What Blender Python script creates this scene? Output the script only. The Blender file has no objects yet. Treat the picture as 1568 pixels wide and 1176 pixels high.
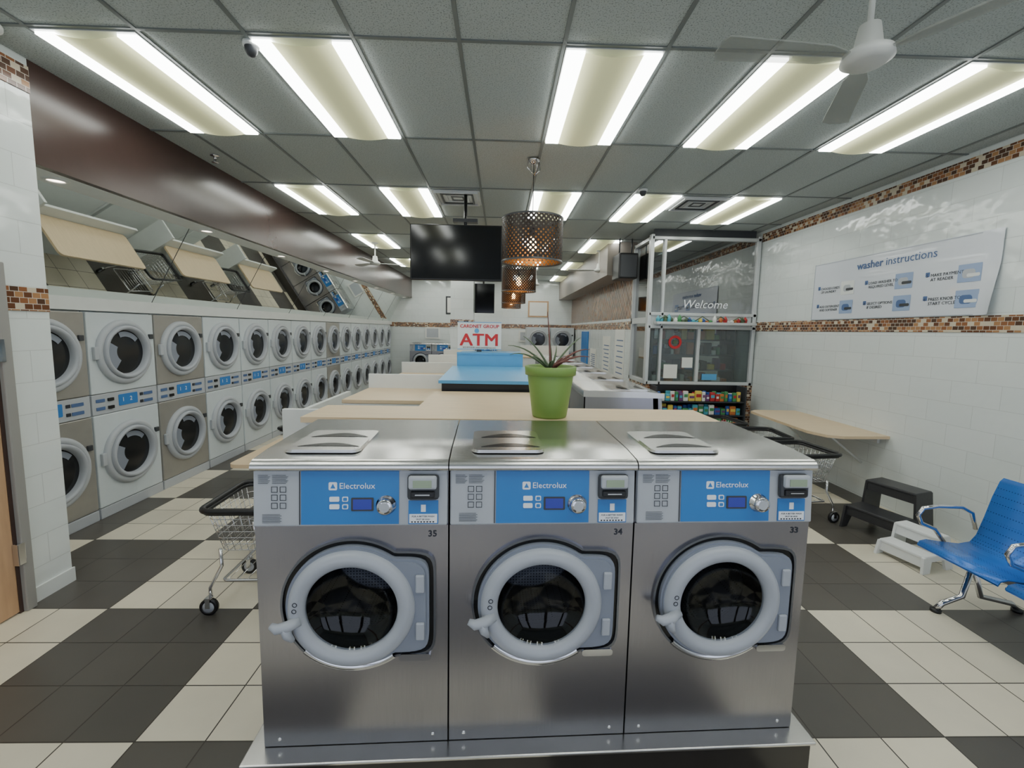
import bpy, bmesh, math, random
from mathutils import Matrix, Vector
random.seed(7)
sc = bpy.context.scene
COL = sc.collection
T = Matrix.Translation
def R(a, ax): return Matrix.Rotation(math.radians(a), 4, ax)
def S(x, y, z): return Matrix.Diagonal((x, y, z, 1))
FR = R(90, 'X')   # local XY -> XZ, +z -> -Y

def srgb(r, g, b):
    f = lambda c: (c/255/12.92 if c/255 <= .04045 else ((c/255+.055)/1.055)**2.4)
    return (f(r), f(g), f(b), 1)

# ---------------------------------------------------------------- materials
def newmat(name):
    m = bpy.data.materials.new(name); m.use_nodes = True
    return m, m.node_tree, m.node_tree.nodes['Principled BSDF']
def mat(name, col, rough=.5, metal=0, emit=None, es=0, var=.0, vscale=8, bump=0, bscale=40, stretch=None, coat=0, spec=.5):
    m, nt, b = newmat(name)
    b.inputs['Base Color'].default_value = col
    b.inputs['Roughness'].default_value = rough
    b.inputs['Metallic'].default_value = metal
    b.inputs['Specular IOR Level'].default_value = spec
    if coat: b.inputs['Coat Weight'].default_value = coat
    if emit:
        b.inputs['Emission Color'].default_value = emit
        b.inputs['Emission Strength'].default_value = es
    N = nt.nodes; L = nt.links
    if var or bump:
        tc = N.new('ShaderNodeTexCoord'); mp = N.new('ShaderNodeMapping')
        L.new(tc.outputs['Object'], mp.inputs[0])
        if stretch: mp.inputs['Scale'].default_value = stretch
        if var:
            nz = N.new('ShaderNodeTexNoise'); nz.inputs['Scale'].default_value = vscale
            nz.inputs['Detail'].default_value = 4
            L.new(mp.outputs[0], nz.inputs['Vector'])
            cr = N.new('ShaderNodeMapRange')
            cr.inputs['From Min'].default_value = .3; cr.inputs['From Max'].default_value = .7
            cr.inputs['To Min'].default_value = 1-var; cr.inputs['To Max'].default_value = 1+var
            L.new(nz.outputs[0], cr.inputs[0])
            mx = N.new('ShaderNodeVectorMath'); mx.operation = 'SCALE'
            mx.inputs[0].default_value = col[:3]
            L.new(cr.outputs[0], mx.inputs['Scale'])
            L.new(mx.outputs[0], b.inputs['Base Color'])
        if bump:
            nb = N.new('ShaderNodeTexNoise'); nb.inputs['Scale'].default_value = bscale
            L.new(mp.outputs[0], nb.inputs['Vector'])
            bp = N.new('ShaderNodeBump'); bp.inputs['Strength'].default_value = bump
            bp.inputs['Distance'].default_value = .01
            L.new(nb.outputs[0], bp.inputs['Height']); L.new(bp.outputs[0], b.inputs['Normal'])
    return m

def wvec(nt, axes, off=(0, 0)):
    N = nt.nodes; L = nt.links
    g = N.new('ShaderNodeNewGeometry'); s = N.new('ShaderNodeSeparateXYZ'); c = N.new('ShaderNodeCombineXYZ')
    L.new(g.outputs['Position'], s.inputs[0])
    for i, a in enumerate(axes):
        ad = N.new('ShaderNodeMath'); ad.operation = 'ADD'; ad.inputs[1].default_value = off[i]
        L.new(s.outputs[a], ad.inputs[0]); L.new(ad.outputs[0], c.inputs[i])
    return c.outputs[0]

def tilemat(name, axes, bw, bh, c1, c2, mortar, ms, offset=.5, rough=.1, off=(0, 0), wave=.15):
    m, nt, b = newmat(name); N = nt.nodes; L = nt.links
    v = wvec(nt, axes, off)
    br = N.new('ShaderNodeTexBrick'); br.offset = offset; br.squash = 1
    for k, x in (('Scale', 1), ('Brick Width', bw), ('Row Height', bh), ('Mortar Size', ms), ('Mortar Smooth', .2), ('Bias', 0)):
        br.inputs[k].default_value = x
    br.inputs['Color1'].default_value = c1; br.inputs['Color2'].default_value = c2; br.inputs['Mortar'].default_value = mortar
    L.new(v, br.inputs['Vector']); L.new(br.outputs['Color'], b.inputs['Base Color'])
    b.inputs['Roughness'].default_value = rough
    nz = N.new('ShaderNodeTexNoise'); nz.inputs['Scale'].default_value = 3.5; L.new(v, nz.inputs['Vector'])
    b1 = N.new('ShaderNodeBump'); b1.inputs['Strength'].default_value = wave; b1.inputs['Distance'].default_value = .05
    L.new(nz.outputs[0], b1.inputs['Height'])
    b2 = N.new('ShaderNodeBump'); b2.invert = True; b2.inputs['Strength'].default_value = .4; b2.inputs['Distance'].default_value = .003
    L.new(br.outputs['Fac'], b2.inputs['Height']); L.new(b1.outputs[0], b2.inputs['Normal'])
    L.new(b2.outputs[0], b.inputs['Normal'])
    return m

def mosaic(name, axes, cell=.037, diag=False, rough=.2):
    m, nt, b = newmat(name); N = nt.nodes; L = nt.links
    v = wvec(nt, axes)
    if diag:
        mp = N.new('ShaderNodeMapping'); mp.inputs['Rotation'].default_value = (0, 0, math.radians(45))
        L.new(v, mp.inputs[0]); v = mp.outputs[0]
    br = N.new('ShaderNodeTexBrick'); br.offset = 0 if diag else .5
    for k, x in (('Scale', 1), ('Brick Width', cell if diag else cell*1.4), ('Row Height', cell), ('Mortar Size', .004 if diag else .002), ('Bias', 0)):
        br.inputs[k].default_value = x
    br.inputs['Color1'].default_value = (0, 0, 0, 1); br.inputs['Color2'].default_value = (1, 1, 1, 1)
    br.inputs['Mortar'].default_value = (.5, .5, .5, 1)
    L.new(v, br.inputs['Vector'])
    cr = N.new('ShaderNodeValToRGB'); cr.color_ramp.interpolation = 'CONSTANT'
    e = cr.color_ramp.elements
    if diag: cols = [srgb(112, 76, 54), srgb(132, 92, 66), srgb(146, 106, 78), srgb(118, 82, 60), srgb(138, 98, 72)]
    else: cols = [srgb(104, 66, 44), srgb(142, 94, 62), srgb(205, 192, 168), srgb(84, 60, 46), srgb(168, 124, 86)]
    e[0].color = cols[0]; e[1].position = .25; e[1].color = cols[1]
    for p, c in ((.45, cols[2]), (.6, cols[3]), (.8, cols[4])):
        x = e.new(p); x.color = c
    L.new(br.outputs['Color'], cr.inputs[0])
    mx = N.new('ShaderNodeMix'); mx.data_type = 'RGBA'
    L.new(br.outputs['Fac'], mx.inputs['Factor']); L.new(cr.outputs[0], mx.inputs['A'])
    mx.inputs['B'].default_value = srgb(205, 195, 180)
    L.new(mx.outputs['Result'], b.inputs['Base Color'])
    b.inputs['Roughness'].default_value = rough
    return m

def floormat():
    m, nt, b = newmat('checker_floor_tile'); N = nt.nodes; L = nt.links
    t = .308
    v = wvec(nt, (0, 1), (1.6+t*60, -1.79+t*60))
    ck = N.new('ShaderNodeTexChecker'); ck.inputs['Scale'].default_value = 1/(3*t)
    ck.inputs['Color1'].default_value = srgb(86, 82, 77); ck.inputs['Color2'].default_value = srgb(224, 216, 196)
    L.new(v, ck.inputs['Vector'])
    br = N.new('ShaderNodeTexBrick'); br.offset = 0
    for k, x in (('Scale', 1), ('Brick Width', t), ('Row Height', t), ('Mortar Size', .0035), ('Mortar Smooth', .1), ('Bias', 0)):
        br.inputs[k].default_value = x
    br.inputs['Color1'].default_value = (.9, .9, .9, 1); br.inputs['Color2'].default_value = (1.05, 1.04, 1.02, 1)
    br.inputs['Mortar'].default_value = (1, 1, 1, 1)
    L.new(v, br.inputs['Vector'])
    mu = N.new('ShaderNodeMix'); mu.data_type = 'RGBA'; mu.blend_type = 'MULTIPLY'; mu.inputs['Factor'].default_value = 1
    L.new(ck.outputs['Color'], mu.inputs['A']); L.new(br.outputs['Color'], mu.inputs['B'])
    nz = N.new('ShaderNodeTexNoise'); nz.inputs['Scale'].default_value = 3; nz.inputs['Detail'].default_value = 6
    L.new(v, nz.inputs['Vector'])
    mr = N.new('ShaderNodeMapRange'); mr.inputs['To Min'].default_value = .85; mr.inputs['To Max'].default_value = 1.1
    L.new(nz.outputs[0], mr.inputs[0])
    sc_ = N.new('ShaderNodeVectorMath'); sc_.operation = 'SCALE'
    L.new(mu.outputs['Result'], sc_.inputs[0]); L.new(mr.outputs[0], sc_.inputs['Scale'])
    mx = N.new('ShaderNodeMix'); mx.data_type = 'RGBA'
    L.new(br.outputs['Fac'], mx.inputs['Factor']); L.new(sc_.outputs[0], mx.inputs['A'])
    mx.inputs['B'].default_value = srgb(58, 53, 47)
    L.new(mx.outputs['Result'], b.inputs['Base Color'])
    b.inputs['Roughness'].default_value = .34
    bp = N.new('ShaderNodeBump'); bp.invert = True; bp.inputs['Strength'].default_value = .5; bp.inputs['Distance'].default_value = .003
    L.new(br.outputs['Fac'], bp.inputs['Height']); L.new(bp.outputs[0], b.inputs['Normal'])
    return m

def glassmat(name, tint, gloss=.12, rough=.03, edge=.6):
    m = bpy.data.materials.new(name); m.use_nodes = True; nt = m.node_tree; N = nt.nodes; L = nt.links
    N.clear(); o = N.new('ShaderNodeOutputMaterial'); t = N.new('ShaderNodeBsdfTransparent'); g = N.new('ShaderNodeBsdfGlossy')
    t.inputs[0].default_value = tint; g.inputs['Roughness'].default_value = rough
    lw = N.new('ShaderNodeLayerWeight'); lw.inputs[0].default_value = .5
    pw = N.new('ShaderNodeMath'); pw.operation = 'POWER'; pw.inputs[1].default_value = 4; L.new(lw.outputs['Facing'], pw.inputs[0])
    ad = N.new('ShaderNodeMath'); ad.operation = 'MULTIPLY_ADD'; ad.inputs[1].default_value = edge; ad.inputs[2].default_value = gloss; ad.use_clamp = True
    L.new(pw.outputs[0], ad.inputs[0])
    mx = N.new('ShaderNodeMixShader'); L.new(ad.outputs[0], mx.inputs[0]); L.new(t.outputs[0], mx.inputs[1]); L.new(g.outputs[0], mx.inputs[2])
    L.new(mx.outputs[0], o.inputs[0])
    return m

def dotmat(name, c1, c2, scale, rough=.4, metal=0, size=.3):
    m, nt, b = newmat(name); N = nt.nodes; L = nt.links
    tc = N.new('ShaderNodeTexCoord'); vo = N.new('ShaderNodeTexVoronoi'); vo.inputs['Scale'].default_value = scale
    vo.inputs['Randomness'].default_value = 0
    L.new(tc.outputs['Object'], vo.inputs['Vector'])
    lt = N.new('ShaderNodeMath'); lt.operation = 'LESS_THAN'; lt.inputs[1].default_value = size
    L.new(vo.outputs['Distance'], lt.inputs[0])
    mx = N.new('ShaderNodeMix'); mx.data_type = 'RGBA'; mx.inputs['A'].default_value = c1; mx.inputs['B'].default_value = c2
    L.new(lt.outputs[0], mx.inputs['Factor']); L.new(mx.outputs['Result'], b.inputs['Base Color'])
    b.inputs['Roughness'].default_value = rough; b.inputs['Metallic'].default_value = metal
    return m

def latticemat(name, col, rad, cell, thr, metal=.4):
    """drum shade metal with real see-through perforations (cylindrical coords)"""
    m, nt, b = newmat(name); N = nt.nodes; L = nt.links
    tc = N.new('ShaderNodeTexCoord'); s = N.new('ShaderNodeSeparateXYZ'); L.new(tc.outputs['Object'], s.inputs[0])
    at = N.new('ShaderNodeMath'); at.operation = 'ARCTAN2'; L.new(s.outputs[1], at.inputs[0]); L.new(s.outputs[0], at.inputs[1])
    mu = N.new('ShaderNodeMath'); mu.operation = 'MULTIPLY'; mu.inputs[1].default_value = rad; L.new(at.outputs[0], mu.inputs[0])
    c = N.new('ShaderNodeCombineXYZ'); L.new(mu.outputs[0], c.inputs[0]); L.new(s.outputs[2], c.inputs[1])
    mp = N.new('ShaderNodeMapping'); mp.inputs['Rotation'].default_value = (0, 0, math.radians(45)); L.new(c.outputs[0], mp.inputs[0])
    vo = N.new('ShaderNodeTexVoronoi'); vo.voronoi_dimensions = '2D'; vo.inputs['Scale'].default_value = 1/cell; vo.inputs['Randomness'].default_value = 0
    L.new(mp.outputs[0], vo.inputs['Vector'])
    gt = N.new('ShaderNodeMath'); gt.operation = 'GREATER_THAN'; gt.inputs[1].default_value = thr
    L.new(vo.outputs['Distance'], gt.inputs[0]); L.new(gt.outputs[0], b.inputs['Alpha'])
    b.inputs['Base Color'].default_value = col; b.inputs['Roughness'].default_value = .45; b.inputs['Metallic'].default_value = metal
    return m

def lensmat():
    m, nt, b = newmat('fixture_diffuser'); N = nt.nodes; L = nt.links
    tc = N.new('ShaderNodeTexCoord'); s = N.new('ShaderNodeSeparateXYZ'); L.new(tc.outputs['Object'], s.inputs[0])
    a = N.new('ShaderNodeMath'); a.operation = 'ABSOLUTE'; L.new(s.outputs[0], a.inputs[0])
    d = N.new('ShaderNodeMath'); d.operation = 'DIVIDE'; d.inputs[1].default_value = .175; L.new(a.outputs[0], d.inputs[0])
    p = N.new('ShaderNodeMath'); p.operation = 'POWER'; p.inputs[1].default_value = 3; L.new(d.outputs[0], p.inputs[0])
    q = N.new('ShaderNodeMath'); q.operation = 'MULTIPLY_ADD'; q.inputs[1].default_value = 2.2; q.inputs[2].default_value = .42
    L.new(p.outputs[0], q.inputs[0]); L.new(q.outputs[0], b.inputs['Emission Strength'])
    b.inputs['Emission Color'].default_value = srgb(226, 228, 178); b.inputs['Base Color'].default_value = srgb(190, 190, 150)
    return m

WHITE = mat('white_paint', srgb(225, 228, 226), .45, var=.02)
DRYW = mat('dryer_enamel', srgb(207, 215, 219), .28, var=.02)
DRYS = mat('dryer_beige_steel', srgb(165, 162, 156), .35, .4, var=.04)
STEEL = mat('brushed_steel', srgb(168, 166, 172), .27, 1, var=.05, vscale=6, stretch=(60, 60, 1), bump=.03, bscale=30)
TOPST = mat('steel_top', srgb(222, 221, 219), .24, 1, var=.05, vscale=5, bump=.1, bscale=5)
DSTEEL = mat('dark_steel', srgb(125, 128, 136), .28, .9)
CHROME = mat('chrome', srgb(215, 215, 218), .12, 1)
GREY = mat('panel_grey', srgb(180, 184, 190), .45, var=.02)
RING = mat('door_ring_grey', srgb(172, 176, 184), .38, var=.02)
HINGE = mat('hinge_grey', srgb(136, 142, 155), .42)
DGREY = mat('dark_grey', srgb(60, 62, 66), .4)
BLACK = mat('black_plastic', srgb(26, 26, 28), .35)
RUBBER = mat('black_rubber', srgb(14, 14, 15), .25)
BLUE = mat('panel_blue', srgb(54, 124, 196), .4, var=.02)
BLUE2 = mat('kiosk_blue', srgb(90, 164, 214), .35, var=.02)
SEATB = dotmat('perforated_blue_steel', srgb(50, 116, 205), srgb(30, 76, 140), 60, .26, .1, .22)
LCD = mat('display_indigo', srgb(40, 48, 120), .2, emit=srgb(60, 70, 190), es=.3)
LCDL = mat('display_lcd', srgb(150, 165, 140), .3)
WOOD = mat('maple_laminate', srgb(218, 194, 158), .38, var=.05, vscale=5, stretch=(1, 8, 1))
WOODD = mat('door_wood', srgb(196, 158, 122), .5, var=.08, vscale=4, stretch=(8, 8, 1))
BROWN = mat('brown_soffit_paint', srgb(68, 51, 46), .25, var=.04, bump=.05, bscale=3)
LAMPB = latticemat('perforated_drum', srgb(46, 38, 33), .3, .034, .27)
LAMPI = latticemat('perforated_drum_brass', srgb(150, 112, 68), .3, .034, .27, .7)
BULB = mat('warm_bulb', srgb(255, 210, 150), .4, emit=srgb(255, 200, 120), es=32)
TUBE = mat('fluorescent_tube', srgb(255, 255, 250), .4, emit=(.96, 1, .95, 1), es=13.5)
LENS = lensmat()
DOWN = mat('downlight_glow', (1, 1, 1, 1), .4, emit=(1, .85, .7, 1), es=9)
TEXTW = mat('print_white', srgb(240, 244, 248), .5)
TEXTK = mat('print_dark', srgb(45, 48, 58), .5)
TEXTB = mat('print_slate_blue', srgb(80, 105, 150), .5)
RED = mat('sign_red', srgb(205, 40, 46), .45)
GREENP = mat('pot_green', srgb(118, 150, 72), .4, var=.03)
LEAF = mat('leaf_green', srgb(86, 104, 76), .5, var=.2)
LEAFR = mat('leaf_red', srgb(110, 66, 60), .5, var=.2)
SOIL = mat('soil', srgb(50, 38, 28), .95, var=.3, vscale=60)
TVM = mat('tv_glass', srgb(14, 15, 17), .12)
DRYG = mat('dryer_door_glass', srgb(30, 31, 34), .15)
DRUM = dotmat('perforated_drum_steel', srgb(96, 98, 104), srgb(14, 14, 16), 70, .35, .7, .25)
MIRROR = mat('mirror_silver', (.84, .88, .86, 1), .015, 1)
BANNER = mat('banner_vinyl', srgb(216, 220, 228), .25, coat=.3)
PAPER = mat('paper', srgb(232, 232, 226), .7)
GLASS = glassmat('window_glass', (.72, .78, .77, 1), .10)
GLASSU = glassmat('upper_window_glass', (.12, .14, .14, 1), .42, .02)
DGLASS = glassmat('smoked_door_glass', (.62, .64, .67, 1), .035, .04, .25)
ALU = mat('white_aluminium', srgb(205, 208, 208), .3, .2)
FRAMEG = mat('door_frame_grey', srgb(150, 148, 144), .45)
FANW = mat('fan_white', srgb(200, 202, 198), .4)
FANB = bpy.data.materials.new('fan_blade_translucent'); FANB.use_nodes = True
_b = FANB.node_tree.nodes['Principled BSDF']; _b.inputs['Base Color'].default_value = srgb(150, 154, 148); _b.inputs['Alpha'].default_value = .45

# ---------------------------------------------------------------- mesh builder
class MB:
    def __init__(s): s.v = []; s.f = []; s.fm = []; s.sm = []; s.mats = []
    def mi(s, m):
        if m not in s.mats: s.mats.append(m)
        return s.mats.index(m)
    def add(s, vs, fs, m, M=None, smooth=False):
        o = len(s.v); k = s.mi(m)
        flip = M is not None and M.to_3x3().determinant() < 0
        for p in vs:
            p = Vector(p); s.v.append(tuple(M @ p) if M is not None else tuple(p))
        for f in fs:
            f = [i+o for i in f]
            if flip: f.reverse()
            s.f.append(f); s.fm.append(k); s.sm.append(smooth)
    def obj(s, name, M=None, parent=None):
        me = bpy.data.meshes.new(name); me.from_pydata(s.v, [], s.f)
        for m in s.mats: me.materials.append(m)
        for p, k, q in zip(me.polygons, s.fm, s.sm): p.material_index = k; p.use_smooth = q
        me.update()
        o = bpy.data.objects.new(name, me); COL.objects.link(o)
        if M is not None: o.matrix_world = M
        if parent is not None: o.parent = parent
        return o
    def box(s, x0, x1, y0, y1, z0, z1, m, M=None, bev=0, seg=2):
        if bev <= 0:
            vs = [(x, y, z) for z in (z0, z1) for y in (y0, y1) for x in (x0, x1)]
            fs = [(0, 2, 3, 1), (4, 5, 7, 6), (0, 1, 5, 4), (2, 6, 7, 3), (0, 4, 6, 2), (1, 3, 7, 5)]
            s.add(vs, fs, m, M); return
        bm = bmesh.new(); bmesh.ops.create_cube(bm, size=1)
        for v in bm.verts:
            v.co = ((x0+x1)/2+v.co.x*(x1-x0), (y0+y1)/2+v.co.y*(y1-y0), (z0+z1)/2+v.co.z*(z1-z0))
        bmesh.ops.bevel(bm, geom=bm.edges[:], offset=bev, segments=seg, affect='EDGES', profile=.5)
        bm.verts.index_update()
        s.add([v.co[:] for v in bm.verts], [[v.index for v in f.verts] for f in bm.faces], m, M, False); bm.free()
    def lathe(s, prof, m, M=None, n=48, smooth=True, a0=0, a1=360):
        full = abs(a1-a0) >= 360; k = n if full else n+1
        vs = []; fs = []
        for i in range(k):
            a = math.radians(a0+(a1-a0)*i/n); c, q = math.cos(a), math.sin(a)
            for r, h in prof: vs.append((r*c, r*q, h))
        P = len(prof)
        for i in range(n):
            j = (i+1) % k
            for t in range(P-1):
                r0, r1 = prof[t][0], prof[t+1][0]
                a, b, c, d = i*P+t, j*P+t, j*P+t+1, i*P+t+1
                if r0 < 1e-6: fs.append((a, c, d))
                elif r1 < 1e-6: fs.append((a, b, d))
                else: fs.append((a, b, c, d))
        s.add(vs, fs, m, M, smooth)
    def tube(s, pts, r, m, M=None, n=8, closed=False, smooth=True):
        pts = [Vector(p) for p in pts]; K = len(pts)
        rs = r if isinstance(r, (list, tuple)) else [r]*K
        vs = []; fs = []; up = None
        for i in range(K):
            a = pts[(i-1) % K] if (closed or i > 0) else pts[i]
            b = pts[(i+1) % K] if (closed or i < K-1) else pts[i]
            t = (b-a).normalized()
            if up is None:
                up = Vector((0, 0, 1)) if abs(t.z) < .9 else Vector((1, 0, 0))
            u = (up-t*up.dot(t)).normalized(); up = u; w = t.cross(u)
            for j in range(n):
                g = 2*math.pi*j/n
                vs.append(tuple(pts[i]+(u*math.cos(g)+w*math.sin(g))*rs[i]))
        for i in range(K if closed else K-1):
            for j in range(n):
                a = i*n+j; b = i*n+(j+1) % n; c = ((i+1) % K)*n+(j+1) % n; d = ((i+1) % K)*n+j
                fs.append((a, b, c, d))
        if not closed:
            fs.append(list(range(n))[::-1]); fs.append([(K-1)*n+j for j in range(n)])
        s.add(vs, fs, m, M, smooth)
    def ringplate(s, fi, fo, h0, h1, m, M=None, angs=None, smooth=False):
        angs = angs or [2*math.pi*i/72 for i in range(72)]
        vs = []; n = len(angs)
        for a in angs:
            c, q = math.cos(a), math.sin(a); ri = fi(a); ro = fo(a)
            vs += [(ri*c, ri*q, h0), (ri*c, ri*q, h1), (ro*c, ro*q, h1), (ro*c, ro*q, h0)]
        fs = []
        for i in range(n):
            j = (i+1) % n
            for t in range(4):
                u = (t+1) % 4
                fs.append((i*4+t, j*4+t, j*4+u, i*4+u))
        s.add(vs, fs, m, M, smooth)
    def prism(s, poly, h0, h1, m, M=None):
        n = len(poly); vs = [(x, y, h0) for x, y in poly]+[(x, y, h1) for x, y in poly]
        fs = [list(range(n))[::-1], [n+i for i in range(n)]]+[(i, (i+1) % n, n+(i+1) % n, n+i) for i in range(n)]
        s.add(vs, fs, m, M)
    def text(s, body, size, m, M, align='CENTER', ext=.0006, bold=False):
        cu = bpy.data.curves.new('tmp', 'FONT'); cu.body = body; cu.size = size; cu.align_x = align; cu.align_y = 'CENTER'
        cu.extrude = ext; cu.resolution_u = 2
        o = bpy.data.objects.new('tmp', cu); COL.objects.link(o); bpy.context.view_layer.update()
        dg = bpy.context.evaluated_depsgraph_get(); e = o.evaluated_get(dg); me = e.to_mesh()
        vs = [v.co[:] for v in me.vertices]; fs = [list(p.vertices) for p in me.polygons]
        if bold:
            q = size*.02; k = 0
            for dx in (-q, 0, q):
                for dy in (-q*.6, q*.6):
                    k += 1; s.add(vs, fs, m, M @ T((dx, dy, .00012*k)))
        else: s.add(vs, fs, m, M)
        e.to_mesh_clear(); bpy.data.objects.remove(o); bpy.data.curves.remove(cu)

def rrect(x0, x1, y0, y1, r, n=5):
    out = []
    for cx, cy, a in ((x1-r, y0+r, -90), (x1-r, y1-r, 0), (x0+r, y1-r, 90), (x0+r, y0+r, 180)):
        for i in range(n+1):
            g = math.radians(a+90*i/n); out.append((cx+r*math.cos(g), cy+r*math.sin(g)))
    return out
def empty(name, M):
    e = bpy.data.objects.new(name, None); e.empty_display_size = .2; COL.objects.link(e); e.matrix_world = M; return e
def link(name, me, M=None, parent=None):
    o = bpy.data.objects.new(name, me); COL.objects.link(o)
    if parent is not None: o.parent = parent
    if M is not None: o.matrix_local = M
    return o
def circ(r): return lambda a: r

# ---------------------------------------------------------------- room shell
LX, RX, CZ = -3.05, 4.2, 3.51
YB, YF = -2.6, 15.0
BX = 2.4; BY = 7.1  # booth
wt = srgb(222, 228, 226)
WX = tilemat('white_wall_tile_side', (1, 2), .41, .205, wt, srgb(226, 231, 229), srgb(202, 206, 204), .0022, off=(50, 50), wave=.3)
WY = tilemat('white_wall_tile_end', (0, 2), .41, .205, wt, srgb(226, 231, 229), srgb(202, 206, 204), .0022, off=(50, 50))
MX = mosaic('mosaic_side', (1, 2)); MY = mosaic('mosaic_end', (0, 2))
DIA = mosaic('diamond_tile', (1, 2), .13, True)
def slab(name, x0, x1, y0, y1, z0, z1, m):
    b = MB(); b.box(x0, x1, y0, y1, z0, z1, m); return b.obj(name)
slab('floor', -4.8, RX+.1, YB, YF, -.1, 0, floormat())
cm, nt, b = newmat('ceiling_tile'); N = nt.nodes; L = nt.links
v = wvec(nt, (0, 1)); nz = N.new('ShaderNodeTexNoise'); nz.inputs['Scale'].default_value = 120; nz.inputs['Detail'].default_value = 3
L.new(v, nz.inputs['Vector']); cr = N.new('ShaderNodeValToRGB'); e = cr.color_ramp.elements
e[0].position = .36; e[0].color = srgb(132, 138, 136); e[1].position = .46; e[1].color = srgb(176, 184, 182)
L.new(nz.outputs[0], cr.inputs[0]); L.new(cr.outputs[0], b.inputs['Base Color']); b.inputs['Roughness'].default_value = .8
slab('ceiling', -4.8, RX+.1, YB, YF, CZ, CZ+.1, cm)
slab('wall_left', -4.8, LX, YB, 3.03, 0, CZ, WX)
slab('wall_left_alcove', -4.9, -4.8, 3.03, YF, 0, CZ, WHITE)
slab('wall_right', RX, RX+.12, YB, YF, 0, CZ, WX)
slab('wall_far', -4.8, RX, YF, YF+.1, 0, CZ, WY)
bk = MB()
bk.box(-4.8, RX+.1, YB-.1, YB, 0, .35, WY); bk.box(-4.8, RX+.1, YB-.1, YB, 2.9, CZ, WY)
for x in (-4.8, -2.2, 0, 2.2, RX-.2): bk.box(x, x+.3, YB-.1, YB, .35, 2.9, BROWN)
bk.obj('wall_back')
slab('trim_1', LX, LX+.008, YB, 3.03, 1.915, 2.065, MX)
slab('trim_2', LX, LX+.008, YB, 3.03, 3.30, 3.46, MX)
slab('trim_3', RX-.008, RX, YB, BY, 1.905, 2.05, MX)
slab('trim_4', RX-.008, RX, YB, BY, 3.33, 3.46, MX)
slab('trim_5', -3.9, BX, YF-.008, YF, 1.9, 2.05, MY)
slab('baseboard_left', LX, LX+.012, 2.76, 3.04, 0, .1, WHITE)
bh = MB(); bh.box(LX-.06, LX, 3.03, YF, 2.87, CZ, BROWN); bh.box(-4.8, LX-.06, 3.03, YF, 2.87, 2.92, WHITE)
bh.obj('bulkhead')
dl = MB(); y = 3.35
while y < 14.8:
    dl.lathe([(0, -.004), (.05, -.004)], DOWN, T((-3.24, y, 2.87)), 20)
    dl.lathe([(.05, -.002), (.052, -.012), (.075, -.008), (.08, 0)], WHITE, T((-3.24, y, 2.87)), 20)
    y += 1.62
dl.obj('recessed_downlights')
mm = MB(); mb, mt = -3.83, -3.38
mm.add([(mb, 3.04, 2.07), (mb, YF, 2.07), (mt, YF, 2.87), (mt, 3.04, 2.87)], [(0, 1, 2, 3)], MIRROR)
mm.add([(mb-.01, 3.04, 2.07), (mb-.01, YF, 2.07), (mt-.01, YF, 2.87), (mt-.01, 3.04, 2.87)], [(3, 2, 1, 0)], DGREY)
y = 4.9; ta = math.degrees(math.atan((mt-mb)/.8)); ml = math.hypot(mt-mb, .8)
while y < YF:
    mm.box(-.001, .002, y-.002, y+.002, 0, ml, DGREY, T((mb+.001, 0, 2.07)) @ R(ta, 'Y')); y += 1.54
mm.obj('slanted_wall_mirror')
slab('trim_6', -4.35, -3.73, 3.04, YF, 1.955, 2.07, WHITE)
XG = [.34+.61*k for k in range(-9, 7)]; YG = [2.70+1.32*k for k in range(-4, 10)]
TB = mat('t_bar', srgb(112, 118, 117), .4)
g = MB()
for x in XG:
    if LX < x < RX: g.box(x-.012, x+.012, YB, YF, CZ-.008, CZ, TB)
for y in YG: g.box(LX, RX, y-.012, y+.012, CZ-.0075, CZ, TB)
g.obj('ceiling_grid')
fx = MB(); W, D = .585, 1.295
fx.box(-W/2, W/2, -D/2, D/2, -.006, 0, ALU)
for sx in (-1, 1):
    x0, x1 = sorted((sx*.285, sx*.175))
    fx.box(x0, x1, -D/2+.02, D/2-.02, -.02, -.006, TUBE)
vs = []; fs = []; K = 16
for i in range(K+1):
    x = -.175+.35*i/K; z = -.018-.02*math.sin(math.pi*i/K)
    vs += [(x, -D/2+.02, z), (x, D/2-.02, z)]
for i in range(K): fs.append((2*i, 2*i+1, 2*i+3, 2*i+2))
fx.add(vs, fs, LENS, smooth=True)
fm = fx.obj('ceiling_light_panel', T((0, 0, -50))); fme = fm.data; bpy.data.objects.remove(fm)
XL = [-2.71, -1.49, .34, 1.56, 2.78]
for k in range(-1, 5):
    for x in XL:
        yy = 2.70+2.64*k+.66
        link('ceiling_light_panel', fme, T((x+.305, yy, CZ-.008)))

def vent(x, y):
    b = MB(); b.box(-.29, .29, -.29, .29, -.012, 0, ALU)
    for i in range(4):
        q = .26-.06*i
        b.ringplate(lambda a, q=q: (q-.02)/max(abs(math.cos(a)), abs(math.sin(a))), lambda a, q=q: q/max(abs(math.cos(a)), abs(math.sin(a))), -.03+.004*i, -.012, DGREY if i % 2 else ALU, angs=[math.radians(45+90*k) for k in range(4)])
    b.obj('air_vent', T((x, y, CZ-.008)))
vent(-.27-.305, 5.7); vent(2.17+.305, 5.7)
def dome(x, y, r=.06):
    b = MB(); b.lathe([(0, 0), (r, 0), (r, -.02), (r*.8, -.025)], WHITE, None, 24)
    b.lathe([(r*.8, -.025), (r*.75, -.05), (r*.45, -.072), (0, -.08)], DGREY, None, 24)
    b.obj('security_camera', T((x, y, CZ-.008)))
dome(-1.50, 2.78, .045); dome(1.62, 5.2, .05); dome(-2.93, 2.66, .1)
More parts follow.
